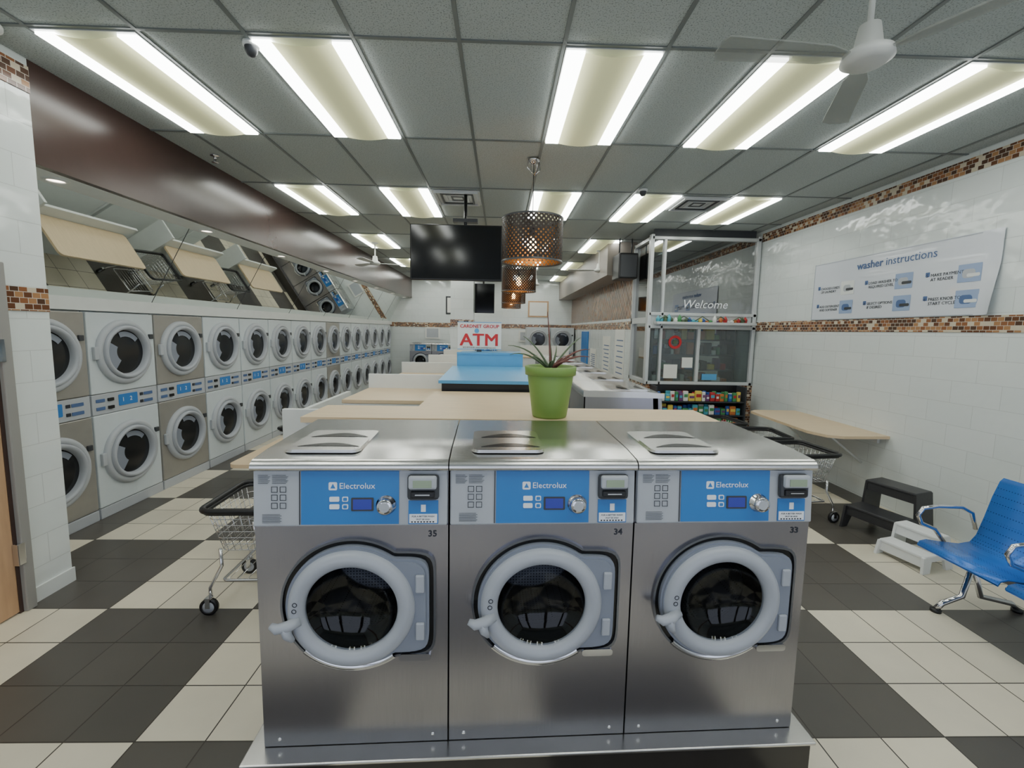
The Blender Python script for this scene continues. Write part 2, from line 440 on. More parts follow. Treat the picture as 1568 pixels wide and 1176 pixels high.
def sprink(x, y):
    b = MB(); b.lathe([(0, 0), (.04, 0), (.04, -.008), (.012, -.012), (.012, -.06), (.03, -.065), (.03, -.07), (0, -.07)], CHROME, None, 16)
    b.obj('sprinkler_head', T((x, y, CZ-.002)))
sprink(-2.85, 4.55); sprink(.9, 8.3); sprink(-1.2, 8.3)

def fan(x, y, drop, rad, rot, sc_=1, bm=None):
    e = empty('ceiling_fan', T((x, y, CZ-.008)))
    b = MB()
    b.lathe([(0, 0), (.07, 0), (.06, -.05), (.012, -.07), (.012, -drop+.12), (.04, -drop+.11), (.055, -drop+.02), (.095, -drop-.005), (.1, -drop-.035), (.07, -drop-.055), (0, -drop-.06)], FANW, None, 32)
    b.obj('motor', parent=e)
    for k in range(3):
        c = MB(); poly = [(.09, -.02), (.2, -.05), (rad, -.065), (rad+.02, -.03), (rad+.02, .03), (rad, .065), (.2, .05), (.09, .02)]
        c.prism(poly, -.004, .004, bm or FANW, R(rot+120*k, 'Z') @ T((0, 0, -drop-.02)) @ R(10, 'X'))
        c.obj('blade_%d' % (k+1), parent=e)
fan(1.60, 2.02, .40, .66, 62, bm=FANB)
fan(-2.45, 8.6, .4, .6, 20); fan(1.95, 8.9, .4, .6, 50); fan(.9, 11.8, .4, .6, 10)

def pendant(x, y):
    e = empty('pendant_lamp', T((x, y, CZ-.008))); r = .3; t = -.57; bo = -.98
    b = MB(); b.lathe([(r, bo), (r, t)], LAMPB, None, 64)
    b.lathe([(r-.004, t), (r-.004, bo)], LAMPI, None, 64)
    for h in (t, bo): b.lathe([(r+.003, h-.008), (r+.003, h+.008), (r-.014, h+.008), (r-.014, h-.008), (r+.003, h-.008)], DGREY, None, 64)
    for k in range(3): b.tube([(0, 0, t-.02), (r*math.cos(k*2.094), r*math.sin(k*2.094), t)], .004, BLACK)
    b.obj('drum_shade', parent=e)
    c = MB(); c.tube([(0, 0, 0), (0, 0, t-.1)], .004, BLACK)
    c.lathe([(0, t-.08), (.025, t-.08), (.025, t-.16), (0, t-.16)], BLACK, None, 16)
    c.lathe([(0, 0), (.06, 0), (.055, -.02), (.02, -.05), (0, -.05)], CHROME, None, 24)
    for k in range(4):
        a = k*math.pi/2+.4
        c.tube([(.055*math.cos(a), .055*math.sin(a), -.01), (.07*math.cos(a), .07*math.sin(a), -.09), (0.01, 0, -.15)], .005, CHROME)
    c.obj('cord', parent=e)
    d = MB(); d.lathe([(0, t-.16), (.02, t-.17), (.05, t-.24), (.035, t-.3), (0, t-.315)], BULB, None, 20); d.obj('bulb', parent=e)
for y in (4.4, 7.7, 11.0, 13.6): pendant(.29, y)

# ---------------------------------------------------------------- washer
HW = .347; FH = 1.12; PB = .90
def washer_body():
    b = MB()
    cz = .59; Rh = .168
    Fm = T((0, 0, cz)) @ FR
    def rect(a):
        c, s_ = math.cos(a), math.sin(a)
        cand = []
        if abs(c) > 1e-9: cand.append(HW/abs(c))
        if s_ > 1e-9: cand.append((PB-cz)/s_)
        if s_ < -1e-9: cand.append((cz-.0)/-s_)
        return min(cand)
    angs = sorted([2*math.pi*i/72 for i in range(72)]+[math.atan2(PB-cz, HW), math.pi-math.atan2(PB-cz, HW), 2*math.pi-math.atan2(cz, HW), math.pi+math.atan2(cz, HW)])
    b.ringplate(circ(Rh), rect, -.012, 0, STEEL, Fm, angs)
    b.box(-HW, -HW+.01, .012, .62, 0, FH, STEEL); b.box(HW-.01, HW, .012, .62, 0, FH, STEEL)
    b.box(-HW, HW, .61, .62, 0, FH, STEEL); b.box(-HW, HW, .012, .62, 0, .01, STEEL)
    for x in (-.29, .29): b.lathe([(0, .004), (.006, .003), (.007, 0)], CHROME, T((x, 0, .03)) @ FR, 12)
    P = T((0, -.004, PB)) @ R(-4, 'X')
    b.box(-HW+.002, HW-.002, -.012, .03, .004, FH-PB+.002, GREY, P, .006)
    b.box(-HW, HW, .02, .06, 0, FH-PB, STEEL, P)
    x = lambda f: -HW+2*HW*f
    b.box(x(.245), x(.745), -.0145, -.01, .012, FH-PB-.01, BLUE, P)
    PF = P @ T((0, -.0148, 0)) @ FR
    b.text('Electrolux', .031, TEXTW, PF @ T((x(.53), .155, 0)))
    b.prism(rrect(x(.385), x(.385)+.03, .140, .170, .005), 0, .0005, TEXTW, PF)
    b.prism([(x(.385)+.006, .147), (x(.385)+.024, .147), (x(.385)+.015, .165)], .0005, .001, BLUE, PF)
    b.prism(rrect(x(.50), x(.615), .062, .112, .004), 0, .002, DGREY, PF)
    b.prism(rrect(x(.51), x(.605), .068, .106, .002), .002, .003, LCD, PF)
    for i in range(2):
        b.prism(rrect(x(.39), x(.44), .070+.028*i, .088+.028*i, .004), 0, .003, TEXTW, PF)
        b.prism(rrect(x(.455), x(.485), .070+.028*i, .088+.028*i, .004), 0, .003, TEXTW, PF)
        b.prism(rrect(x(.46), x(.48), .073+.028*i, .085+.028*i, .003), .003, .0035, BLUE, PF)
    KM = PF @ T((x(.68), .085, 0))
    b.lathe([(.036, 0), (.036, .004), (.03, .006), (.029, .03), (.025, .034), (0, .034)], CHROME, KM, 32)
    b.lathe([(.0, .0345), (.018, .0345)], GREY, KM, 24)
    for i in range(3):
        for j in range(2):
            q = x(.09)+.03*j; z = .068+.03*i
            b.ringplate(lambda a: .009/max(abs(math.cos(a)), abs(math.sin(a))), lambda a: .011/max(abs(math.cos(a)), abs(math.sin(a))), 0, .0006, TEXTK, PF @ T((q+.015, z+.015, 0)), angs=[math.radians(45+90*k) for k in range(4)])
    for i in range(7):
        b.box(x(.03), x(.08)+.004*(i % 3), 0, .0005, .0, .0012, TEXTK, P @ T((0, -.0152, .165+.005*i)))
        b.box(x(.1), x(.17)+.004*(i % 3), 0, .0005, .0, .0012, TEXTK, P @ T((0, -.0152, .165+.005*i)))
        b.box(x(.05), x(.14)+.005*(i % 2), 0, .0005, .0, .0012, TEXTK, P @ T((0, -.0152, .02+.005*i)))
    b.box(x(.235), x(.24), -.0145, -.01, .012, FH-PB-.01, DGREY, P)
    b.box(x(.79), x(.955), -.035, -.01, .105, .2, DGREY, P, .012)
    b.box(x(.80), x(.945), -.05, -.03, .15, .2, GREY, P, .008)
    b.box(x(.825), x(.92), -.0525, -.048, .158, .185, LCDL, P)
    b.box(x(.81), x(.935), -.045, -.03, .118, .142, BLACK, P, .004)
    b.box(x(.835), x(.91), -.047, -.04, .128, .132, CHROME, P)
    b.box(x(.795), x(.95), -.0165, -.012, .012, .1, BLUE, P)
    b.box(x(.80), x(.945), -.018, -.0163, .016, .05, TEXTW, P)
    b.text('FOR A BETTER WASH', .0085, TEXTK, P @ T((x(.872), -.0182, .041)) @ FR)
    b.text('MUST BE HIGH', .0075, TEXTK, P @ T((x(.872), -.0182, .03)) @ FR)
    for i in range(8): b.box(x(.81)+.011*i, x(.81)+.011*i+.006, -.0185, -.018, .018, .023, TEXTK, P)
    b.box(x(.86), x(.885), -.0172, -.016, .058, .085, TEXTW, P)
    prof = [(.03, 1.115), (-.014, 1.115)]
    for i in range(8):
        a = math.radians(190-100*i/7); prof.append((.012+.032*math.cos(a), 1.126+.028*math.sin(a)))
    prof += [(.06, 1.158), (.12, 1.163), (.62, 1.172), (.625, 1.165), (.625, 1.12)]
    n = len(prof); vs = [(-HW-.001, y, z) for y, z in prof]+[(HW+.001, y, z) for y, z in prof]
    fs = [(i, i+1, n+i+1, n+i) for i in range(n-1)]
    fs = [tuple(reversed(f)) for f in fs]
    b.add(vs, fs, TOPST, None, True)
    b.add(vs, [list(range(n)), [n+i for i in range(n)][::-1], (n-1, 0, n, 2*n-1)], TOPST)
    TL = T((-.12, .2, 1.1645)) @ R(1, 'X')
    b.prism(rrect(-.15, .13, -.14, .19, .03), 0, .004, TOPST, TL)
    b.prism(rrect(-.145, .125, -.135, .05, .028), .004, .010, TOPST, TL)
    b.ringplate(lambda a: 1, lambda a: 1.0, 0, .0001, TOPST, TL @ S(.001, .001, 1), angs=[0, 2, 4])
    cres = [(-.115+.23*i/14, .05+.06*math.sin(math.pi*i/14)) for i in range(15)]+[(.115-.23*i/14, .05+.005*math.sin(math.pi*i/14)) for i in range(1, 14)]
    b.prism(cres, .0095, .0115, RUBBER, TL)
    cres2 = [(x_, y_*.8-.13) for x_, y_ in cres]
    b.prism(cres2, .0095, .0115, RUBBER, TL)
    def shape(rc, ax, ay):
        def f(a):
            c, s_ = math.cos(a), abs(math.sin(a))
            if c <= 0: return rc
            return max(rc, ((c/ax)**9+(s_/ay)**9)**(-1/9))
        return f
    n2 = [2*math.pi*i/120 for i in range(120)]
    b.ringplate(shape(.256, .295, .205), shape(.264, .303, .213), 0, .012, DSTEEL, Fm, n2)
    b.ringplate(shape(.240, .279, .189), shape(.2565, .2955, .2055), 0, .003, RUBBER, Fm, n2)
    b.ringplate(circ(.17), shape(.240, .279, .189), 0, .022, HINGE, Fm, n2)
    b.ringplate(circ(.2), shape(.232, .268, .178), .022, .030, HINGE, Fm, n2)
    b.lathe([(.166, -.02), (.166, .035), (.172, .048), (.19, .058), (.208, .056), (.224, .044), (.2295, .028), (.2295, .01)], RING, Fm, 72)
    b.box(.232, .264, -.012, 0, -.13, -.06, RING, T((0, -.028, cz)), .005)
    b.box(.232, .264, -.012, 0, .06, .13, RING, T((0, -.028, cz)), .005)
    b.prism(rrect(.165, .285, -.232, -.204, .012), .0, .016, CHROME, Fm)
    b.lathe([(.240, .004), (.25, .02), (.266, .014)], CHROME, Fm, 24, a0=225, a1=305)
    b.tube([(-.178, -.03, .05), (-.215, -.04, .07), (-.25, -.045, .075), (-.272, -.035, .07)], [.018, .02, .018, .011], RING, Fm, 12)
    b.tube([(-.222, -.04, .07), (-.215, -.075, .07), (-.2, -.1, .062)], [.02, .016, .009], RING, Fm, 12)
    b.ringplate(circ(.006), circ(.009), .0, .0008, TEXTK, Fm @ T((-.195, .01, .0575)), [2*math.pi*i/16 for i in range(16)])
    b.ringplate(circ(.006), circ(.009), .0, .0008, TEXTK, Fm @ T((-.192, .035, .0575)), [2*math.pi*i/16 for i in range(16)])
    b.lathe([(.168, .03), (.158, .0), (.162, -.02), (.150, -.03), (.155, -.05), (.146, -.06), (.15, -.08), (.165, -.1)], RUBBER, Fm, 64)
    b.lathe([(.165, -.1), (.24, -.1), (.25, -.12), (.25, -.45), (.235, -.47), (0, -.48)], DRUM, Fm, 64)
    b.lathe([(0, -.46), (.06, -.462), (.07, -.475)], CHROME, Fm, 32)
    b.lathe([(0, -.035), (.06, -.03), (.11, -.015), (.15, .01), (.167, .034)], DGLASS, Fm, 48)
    o = b.obj('tmpw'); me = o.data; me.name = 'washer_mesh'; bpy.data.objects.remove(o); return me
WME = washer_body()
def washer(M, num=None):
    e = empty('washing_machine', M)
    link('cabinet', WME, parent=e)
    if num:
        b = MB(); b.text(num, .034, TEXTK, T((.29, -.0006, .865)) @ FR, bold=True); b.obj('number_label', parent=e)
    return e
PZ = .217
BASE = T((.168, 1.577, 0)) @ R(2.0, 'Z')
FZ = .234
for i, nm in enumerate(('35', '34', '33')): washer(BASE @ T((-.706+.706*i, 0, FZ)) @ S(1.008, 1, .985), nm)
pl = MB()
DTILE = mat('platform_dark_tile', srgb(50, 46, 42), .3, var=.1)
pl.box(-1.10, 1.10, -.06, .66, 0, FZ-.016, DTILE); pl.box(-1.115, 1.115, -.072, .66, FZ-.016, FZ-.003, TOPST, None, .004)
pl.obj('machine_platform', BASE)
pl = MB(); pl.box(-1.24, 1.33, 3.35, 9.2, 0, PZ-.003, DTILE); pl.obj('machine_platform')

for k in range(7): washer(T((1.28, 3.72+.71*k, PZ)) @ R(90, 'Z'))

def counter(name, x0, x1, y0, y1, z, back=None):
    b = MB()
    b.box(x0+.01, x1-.01, y0+.01, y1-.01, PZ, z-.03, WHITE, None, .004)
    b.box(x0, x1, y0, y1, z-.03, z, WOOD, None, .004)
    if back: b.box(x0, x1, y1, y1+.03, PZ, back, WHITE, None, .004)
    return b.obj(name)
CT = 1.375
b = MB(); b.prism([(-1.05, 2.275), (1.2, 2.275), (1.2, 2.64), (.36, 2.64), (.36, 3.30), (-.5, 3.30), (-.5, 2.64), (-1.05, 2.64)], CT-.03, CT, WOOD)
b.prism([(-1.03, 2.29), (1.18, 2.29), (1.18, 2.62), (.34, 2.62), (.34, 3.28), (-.48, 3.28), (-.48, 2.62), (-1.03, 2.62)], 0, CT-.03, WHITE)
b.obj('island_countertop')
counter('folding_counter', -1.23, -.53, 3.36, 4.05, 1.29, 1.42)
counter('folding_counter', -1.23, -.53, 4.15, 5.4, 1.30, 1.43)
counter('folding_counter', -1.2, -.56, 5.5, 7.2, 1.28, 1.42)
counter('folding_counter', -1.2, -.56, 7.3, 9.1, 1.28, 1.42)
def ftable(y0, y1, ph=1.22, wide=.44):
    b = MB(); b.box(-1.66, -1.27, y0, y0+.04, 0, ph, WHITE, None, .004); b.box(-1.66, -1.62, y0+.04, y1+.1, 0, ph-.06, WHITE)
    b.prism(rrect(-1.665-wide, -1.665, y0+.02, y1, .06), .745, .775, WOOD)
    for y in (y0+.3, y1-.3):
        b.prism([(-1.66, .745), (-1.95, .745), (-1.66, .45)], y, y+.02, WHITE, Matrix(((1, 0, 0, 0), (0, 0, 1, 0), (0, 1, 0, 0), (0, 0, 0, 1))))
    b.obj('folding_table')
ftable(3.3, 4.6); ftable(5.9, 7.3, 1.0, .62); ftable(8.1, 9.5, 1.0, .62); ftable(10.3, 11.7, 1.0, .62)
b = MB(); b.box(-.46, .33, 3.37, 4.3, PZ, 1.435, BLACK, None, .006)
b.add([(-.48, 3.34, 1.43), (.35, 3.34, 1.43), (.35, 4.32, 1.45), (-.48, 4.32, 1.45), (-.48, 3.34, 1.455), (.35, 3.34, 1.455), (.35, 4.32, 1.485), (-.48, 4.32, 1.485)],
      [(0, 1, 5, 4), (4, 5, 6, 7), (1, 2, 6, 5), (3, 0, 4, 7), (2, 3, 7, 6)], BLUE2)
b.box(-.44, .22, 4.34, 4.9, PZ, 1.61, BLUE2, None, .01); b.box(-.44, .22, 4.335, 4.38, 1.60, 1.62, BLUE2)
b.obj('payment_kiosk')
b = MB(); b.box(-.445, 0.0, 4.45, 4.48, 1.645, 1.925, PAPER, None, .003); b.box(-.25, -.2, 4.455, 4.475, 1.622, 1.65, DGREY)
for q in (1.645, 1.919): b.box(-.445, 0, 4.447, 4.45, q, q+.006, BLUE2)
b.text('ATM', .172, RED, T((-.222, 4.448, 1.738)) @ FR @ S(1.12, 1, 1), ext=.001, bold=True)
b.text('CARDNET GROUP', .048, RED, T((-.222, 4.448, 1.88)) @ FR, ext=.001, bold=True)
b.text('877-977-4199  www.cardnetgroup.com', .021, TEXTK, T((-.222, 4.448, 1.665)) @ FR)
b.lathe([(0, .0012), (.024, .0012)], BLUE2, T((-.25, 4.448, 1.835)) @ FR, 16)
b.obj('atm_sign')

# plant
e = empty('potted_aloe', T((.275, 2.385, CT+.001)) @ S(1.05, 1.05, 1.05))
b = MB(); b.lathe([(0, 0), (.088, 0), (.092, .01), (.121, .22), (.121, .222), (.133, .222), (.136, .265), (.128, .268), (.122, .262), (.118, .23), (0, .23)], GREENP, None, 48)
b.obj('pot', parent=e)
b = MB(); b.lathe([(0, .245), (.06, .25), (.118, .235)], SOIL, None, 24); b.obj('soil', parent=e)
b = MB()
LV = [(110, .33, .1, .006), (75, .25, .4, .006), (170, .27, .85, .006), (5, .26, .95, .007), (20, .32, .75, .006), (215, .2, 1.0, .007), (-30, .2, 1.0, .008), (150, .27, .55, .006), (250, .13, .9, .009), (300, .14, 1.0, .009), (190, .24, 1.05, .006), (270, .1, .5, .01), (345, .12, .6, .009), (130, .12, .8, .009), (50, .2, .6, .007)]
for k, (ad, ln, ou, r0) in enumerate(LV):
    a = math.radians(ad); p = []; rr = []
    for i in range(9):
        t = i/8; rad = ln*ou*t; h = .24+ln*(t*1.0-.6*ou*t*t)
        p.append((rad*math.cos(a+.35*t), rad*math.sin(a+.35*t), h)); rr.append(r0*(1-t)+.0014)
    b.tube(p, rr, LEAFR if k % 3 == 0 else LEAF, None, 6)
b.obj('leaves', parent=e)

# ---------------------------------------------------------------- TV
e = empty('hanging_television', T((-.56, 5.4, 2.765)))
b = MB(); b.box(-.555, .555, -.02, .03, -.33, .33, BLACK, None, .008); b.box(-.54, .54, -.0225, -.018, -.31, .318, TVM)
b.box(-.3, .3, .03, .07, -.2, .2, BLACK, None, .01); b.obj('screen', parent=e)
b = MB(); b.tube([(.1, .1, .737), (.1, .1, .1)], .02, BLACK); b.box(.0, .2, .05, .12, -.1, .12, BLACK); b.box(-.02, .22, .02, .2, .725, .737, DGREY)
b.box(-.05, .25, .05, .15, .38, .42, DGREY); b.obj('ceiling_mount', parent=e)
e = empty('hanging_television', T((-.42, 10.0, 2.55)))
b = MB(); b.box(-.25, .25, -.02, .03, -.33, .33, TVM, None, .008); b.tube([(0, .05, .95), (0, .05, 0)], .02, BLACK); b.obj('screen', parent=e)
b = MB(); b.box(-1.08, -.6, 9.3, 9.78, 0, CZ, WY); b.box(-1.085, -.595, 9.295, 9.785, 1.9, 2.05, MY)
b.obj('structural_column')

# ---------------------------------------------------------------- stacked dryers
def dryer(PAN):
    b = MB(); w = .38; H = 1.95
    b.box(-w, w, .04, .9, 0, H, DRYW)
    b.box(-w+.004, w-.004, 0, .04, .0, .1, GREY, None, .004)
    b.box(-w+.004, w-.004, 0, .04, .105, .985, PAN, None, .008)
    b.box(-w+.004, w-.004, 0, .04, 1.185, 1.94, PAN, None, .008)
    b.box(-w+.004, w-.004, .004, .04, .99, 1.18, GREY, None, .004)
    P = T((0, .003, 0)) @ FR
    b.prism(rrect(-.1, .12, 1.04, 1.15, .01), 0, .003, BLUE, P)
    b.text('2', .06, TEXTW, P @ T((.04, 1.095, .004)))
    b.text('1', .06, TEXTW, P @ T((-.05, 1.095, .004)))
    for z in (1.105, 1.03):
        b.prism(rrect(.2, .31, z, z+.03, .004), 0, .004, TEXTB, P); b.prism(rrect(.15, .19, z, z+.03, .004), 0, .003, TEXTK, P)
        b.prism(rrect(-.34, -.25, z, z+.03, .004), 0, .004, TEXTB, P); b.prism(rrect(-.22, -.16, z, z+.03, .004), 0, .012, BLACK, P)
    for cz in (1.565, .565):
        F = T((0, 0, cz)) @ FR
        b.lathe([(.315, 0), (.315, .02), (.30, .035), (.275, .04), (.262, .03), (.255, .022)], GREY, F, 48)
        b.lathe([(.262, .022), (.258, .05), (.248, .06), (.232, .058), (.22, .045), (.215, .02), (.213, .005)], RING, F, 48)
        b.lathe([(0, .012), (.1, .012), (.215, .008)], DRYG, F, 48)
        b.lathe([(.1, .016), (.205, .0135)], HINGE, F, 24, a0=150, a1=235)
        b.lathe([(.15, .016), (.2, .0135)], HINGE, F, 24, a0=40, a1=110)
        b.box(-.345, -.30, -.03, 0, cz-.06, cz+.06, GREY, None, .006)
        b.box(.30, .345, -.022, 0, cz+.12, cz+.17, DGREY, None, .004)
    o = b.obj('tmpd'); me = o.data; bpy.data.objects.remove(o); return me
DME = dryer(DRYW); DMS = dryer(DRYS)
for k in range(16):
    y = 3.63+.77*(k)
    if y > 14.6: break
    link('stacked_dryer', DMS if k in (0, 2, 8) else DME, T((-3.735, y, 0)) @ R(90, 'Z'))
for k in range(4): washer(T((-2.6+.71*k, 14.1, PZ)))
b = MB(); b.box(-3.0, -.1, 14.0, 14.9, 0, PZ-.003, DTILE); b.obj('machine_platform')
link('stacked_dryer', DME, T((1.2, 14.05, 0))); link('stacked_dryer', DME, T((1.97, 14.05, 0)))

# ---------------------------------------------------------------- carts
def cart(M):
    e = empty('laundry_cart', M)
    b = MB(); w, d, h = .36, .27, .69
    def loop(w_, d_, z, r=.06, n=4): return [(x, y, z) for x, y in rrect(-w_, w_, -d_, d_, r, n)]
    b.tube(loop(w, d, h), .019, BLACK, closed=True, n=8); b.tube(loop(w-.01, d-.01, h-.02), .014, BLACK, closed=True)
    b.obj('rim', parent=e)
    b = MB()
    lv = 6
    for i in range(1, lv+1):
        t = i/lv; b.tube(loop(w-.02-.06*t, d-.02-.05*t, h-.02-.27*t, .05), .0028, CHROME, closed=True, n=5)
    top = loop(w-.02, d-.02, h-.02, .05, 8); bot = loop(w-.08, d-.07, h-.29, .05, 8)
    def resamp(l, n):
        out = []; L_ = len(l)
        seg = [(Vector(l[(i+1) % L_])-Vector(l[i])).length for i in range(L_)]; tot = sum(seg)
        for k in range(n):
            s_ = tot*k/n; i = 0
            while s_ > seg[i]: s_ -= seg[i]; i += 1
            out.append(Vector(l[i]).lerp(Vector(l[(i+1) % L_]), s_/seg[i]))
        return out
    for p, q in zip(resamp(top, 44), resamp(bot, 44)): b.tube([p, q], .0022, CHROME, n=5)
    for i in range(12):
        x = -w+.1+(2*w-.2)*i/11; b.tube([(x, -d+.07, h-.29), (x, d-.07, h-.29)], .0022, CHROME, n=5)
    b.obj('basket', parent=e)
    b = MB()
    for sx in (-1, 1):
        for sy in (-1, 1):
            b.tube([(sx*(w-.08), sy*(d-.07), h-.28), (sx*(w-.09), sy*(d-.06), .3), (sx*(w-.03), sy*(d-.03), .17), (sx*(w-.03), sy*(d-.03), .11)], .011, CHROME, n=8)
            C = T((sx*(w-.03), sy*(d-.03)-.02, .055))
            b.lathe([(.035, -.012), (.055, -.012), (.055, .012), (.035, .012), (.035, -.012)], BLACK, C @ R(90, 'X'), 24)
            b.lathe([(0, -.014), (.036, -.012), (.036, .012), (0, .014)], GREY, C @ R(90, 'X'), 24)
            b.box(-.02, .02, -.02, .02, .055, .06, CHROME, C)
            for q in (-.019, .019): b.box(-.015, .015, q-.002, q+.002, -.005, .06, CHROME, C)
    b.tube(loop(w-.09, d-.06, .2, .03), .009, CHROME, closed=True)
    for i in range(9):
        x = -w+.12+(2*w-.24)*i/8; b.tube([(x, -d+.06, .2), (x, d-.06, .2)], .0025, CHROME, n=5)
    b.obj('frame', parent=e)
cart(T((-1.52, 2.93, 0)) @ R(2, 'Z'))
cart(T((2.98, 4.30, 0)) @ R(6, 'Z')); cart(T((2.98, 5.0, 0)) @ R(-6, 'Z')); cart(T((2.85, 5.7, 0)) @ R(5, 'Z'))
cart(T((-2.1, 7.75, 0)) @ R(85, 'Z')); cart(T((-2.1, 9.9, 0)) @ R(88, 'Z')); cart(T((-2.2, 5.2, 0)) @ R(80, 'Z'))

# ---------------------------------------------------------------- right table, stools, bench
b = MB()
pts = [(RX-.001, 4.48), (RX-.001, 6.0), (3.62, 6.0)]+[(3.50, 5.9), (3.46, 4.72), (3.54, 4.52), (3.68, 4.46)]
b.prism(pts, .755, .785, WOOD)
for y in (4.8, 5.7):
    b.box(3.7, RX-.001, y-.015, y+.015, .73, .755, WHITE)
    b.tube([(3.75, y, .74), (RX-.012, y, .4)], .012, WHITE)
b.box(RX-.03, RX-.001, 4.6, 5.9, .68, .755, WHITE)
b.obj('wall_folding_table')

def stepstool(M, m, w, h, d, steps=2):
    b = MB()
    for i in range(steps):
        z = h*(steps-i)/steps; y0 = -d*(i+1)/steps+d/2; y1 = y0+d/steps
        b.box(-w/2*(.86+.07*i), w/2*(.86+.07*i), y0, y1, z-.03, z, m, None, .01)
        b.box(-w/2*(.84+.07*i), w/2*(.84+.07*i), y0+.006, y0+.02, z-.1, z-.02, m, None, .004)
    for sx in (-1, 1):
        side = [(-d/2-.03, 0), (-d/2-.015, h/steps-.01), (0, h/steps-.01), (.0, h-.01), (d/2, h-.01), (d/2+.03, 0), (d/2-.05, 0), (d/4, h*.32), (-d/4, h*.32), (-d/2+.05, 0)]
        n = len(side)
        vs = []
        for (yy, zz) in side:
            xo = w/2*(1.0-.14*zz/h); vs.append((sx*xo, yy, zz))
        for (yy, zz) in side:
            xo = w/2*(1.0-.14*zz/h)-.02; vs.append((sx*xo, yy, zz))
        fs = [list(range(n)), [n+i for i in range(n)][::-1]]+[(i, n+i, n+(i+1) % n, (i+1) % n) for i in range(n)]
        if sx < 0: fs = [list(reversed(f)) for f in fs]
        b.add(vs, fs, m)
    b.box(-w/2*.84, w/2*.84, d/2-.03, d/2-.01, h-.12, h-.02, m)
    b.obj('step_stool', M)
BST = mat('black_stool_plastic', srgb(52, 52, 55), .4, bump=.2, bscale=120)
WST = mat('white_stool_plastic', srgb(228, 230, 230), .45)
stepstool(T((3.66, 3.85, 0)) @ R(-72, 'Z'), BST, .48, .46, .47)
stepstool(T((3.45, 3.36, 0)) @ R(-75, 'Z'), WST, .36, .27, .29, 2)

e = empty('waiting_bench', T((0, 0, 0)))
prof = [(2.96, .40), (2.975, .425), (3.02, .435), (3.12, .42), (3.26, .405), (3.34, .42), (3.38, .47), (3.42, .6), (3.46, .75), (3.5, .86), (3.525, .885), (3.545, .87)]
for k in range(3):
    y1 = 2.86-.54*k; y0 = y1-.5
    b = MB(); n = len(prof); th = .008
    vs = [(x, y, z) for y in (y0, y1) for x, z in prof]+[(x+.006, y, z-.012) for y in (y0, y1) for x, z in prof]
    fs = []
    for i in range(n-1):
        fs.append((i, i+1, n+i+1, n+i)); fs.append((2*n+i, 3*n+i, 3*n+i+1, 2*n+i+1))
        fs.append((i, 2*n+i, 2*n+i+1, i+1)); fs.append((n+i, n+i+1, 3*n+i+1, 3*n+i))
    fs = [tuple(reversed(f)) for f in fs]
    b.add(vs, fs, SEATB, None, True)
    b.obj('seat_%d' % (k+1), parent=e)
b = MB()
b.box(3.16, 3.24, 1.2, 2.95, .33, .38, CHROME, None, .008)
for y in (2.885, 2.34, 1.8, 1.26):
    b.tube([(3.4, y, .5), (3.36, y, .62), (3.28, y, .66), (3.1, y, .665), (3.0, y, .65), (2.97, y, .60), (3.0, y, .54), (3.1, y, .50), (3.2, y, .38)], .014, CHROME, n=10)
    b.box(3.0, 3.4, y-.012, y+.012, .375, .39, CHROME)
for y in (2.7, 1.5):
    b.tube([(2.98, y, .02), (3.02, y, .06), (3.15, y, .11), (3.2, y, .34)], .018, CHROME, n=10)
    b.tube([(3.55, y, .02), (3.5, y, .06), (3.28, y, .11), (3.2, y, .34)], .018, CHROME, n=10)
    for x in (2.98, 3.55): b.lathe([(0, 0), (.03, 0), (.03, .02), (0, .025)], BLACK, T((x, y, 0)), 16)
b.obj('chrome_frame', parent=e)

# ---------------------------------------------------------------- washer instruction banner
e = MB()
MB_ = Matrix(((0, 0, -1, RX-.012), (-1, 0, 0, 0), (0, 1, 0, 0), (0, 0, 0, 1)))
y0, y1, z0, z1 = 3.62, 5.82, 2.055, 2.78
vs = []; fs = []; K = 24; J = 8
for i in range(K+1):
    for j in range(J+1):
        u = i/K; w_ = j/J
        curl = .07*max(0, (u-.93)/.07)**2*max(0, 1-w_*1.6)
        vs.append((-(y1-(y1-y0)*u), z0+(z1-z0)*w_, .006+curl))
for i in range(K):
    for j in range(J):
        a = i*(J+1)+j; fs.append((a, a+J+1, a+J+2, a+1))
e.add(vs, fs, BANNER, MB_, True)
e.add(vs, [tuple(reversed(f)) for f in fs], BANNER, MB_ @ T((0, 0, -.003)), True)
bd = mat('banner_border', srgb(170, 176, 186), .4)
for q in (z0+.004, z1-.012): e.box(-y1+.01, -y0-.17, q, q+.006, .007, .009, bd, MB_)
for q in (-y1+.004,): e.box(q, q+.006, z0, z1, .007, .009, bd, MB_)
e.text('washer', .12, TEXTB, MB_ @ T((-5.12, 2.665, .009)), 'LEFT', bold=True)
e.text('instructions', .12, TEXTB, MB_ @ T((-4.74, 2.665, .009)), 'LEFT')
ILL = mat('illustration_bg', srgb(150, 170, 205), .5)
tt = [['1  CHOOSE LOADS\n    OF LAUNDRY', '2  ADD DETERGENT\n    AND SOFTENER'], ['3  LOAD WASHER TO\n    REQUIRED LEVEL', '4  SELECT OPTIONS\n    IF DESIRED'], ['5  MAKE PAYMENT\n    AT READER', '6  PRESS KNOB TO\n    START CYCLE']]
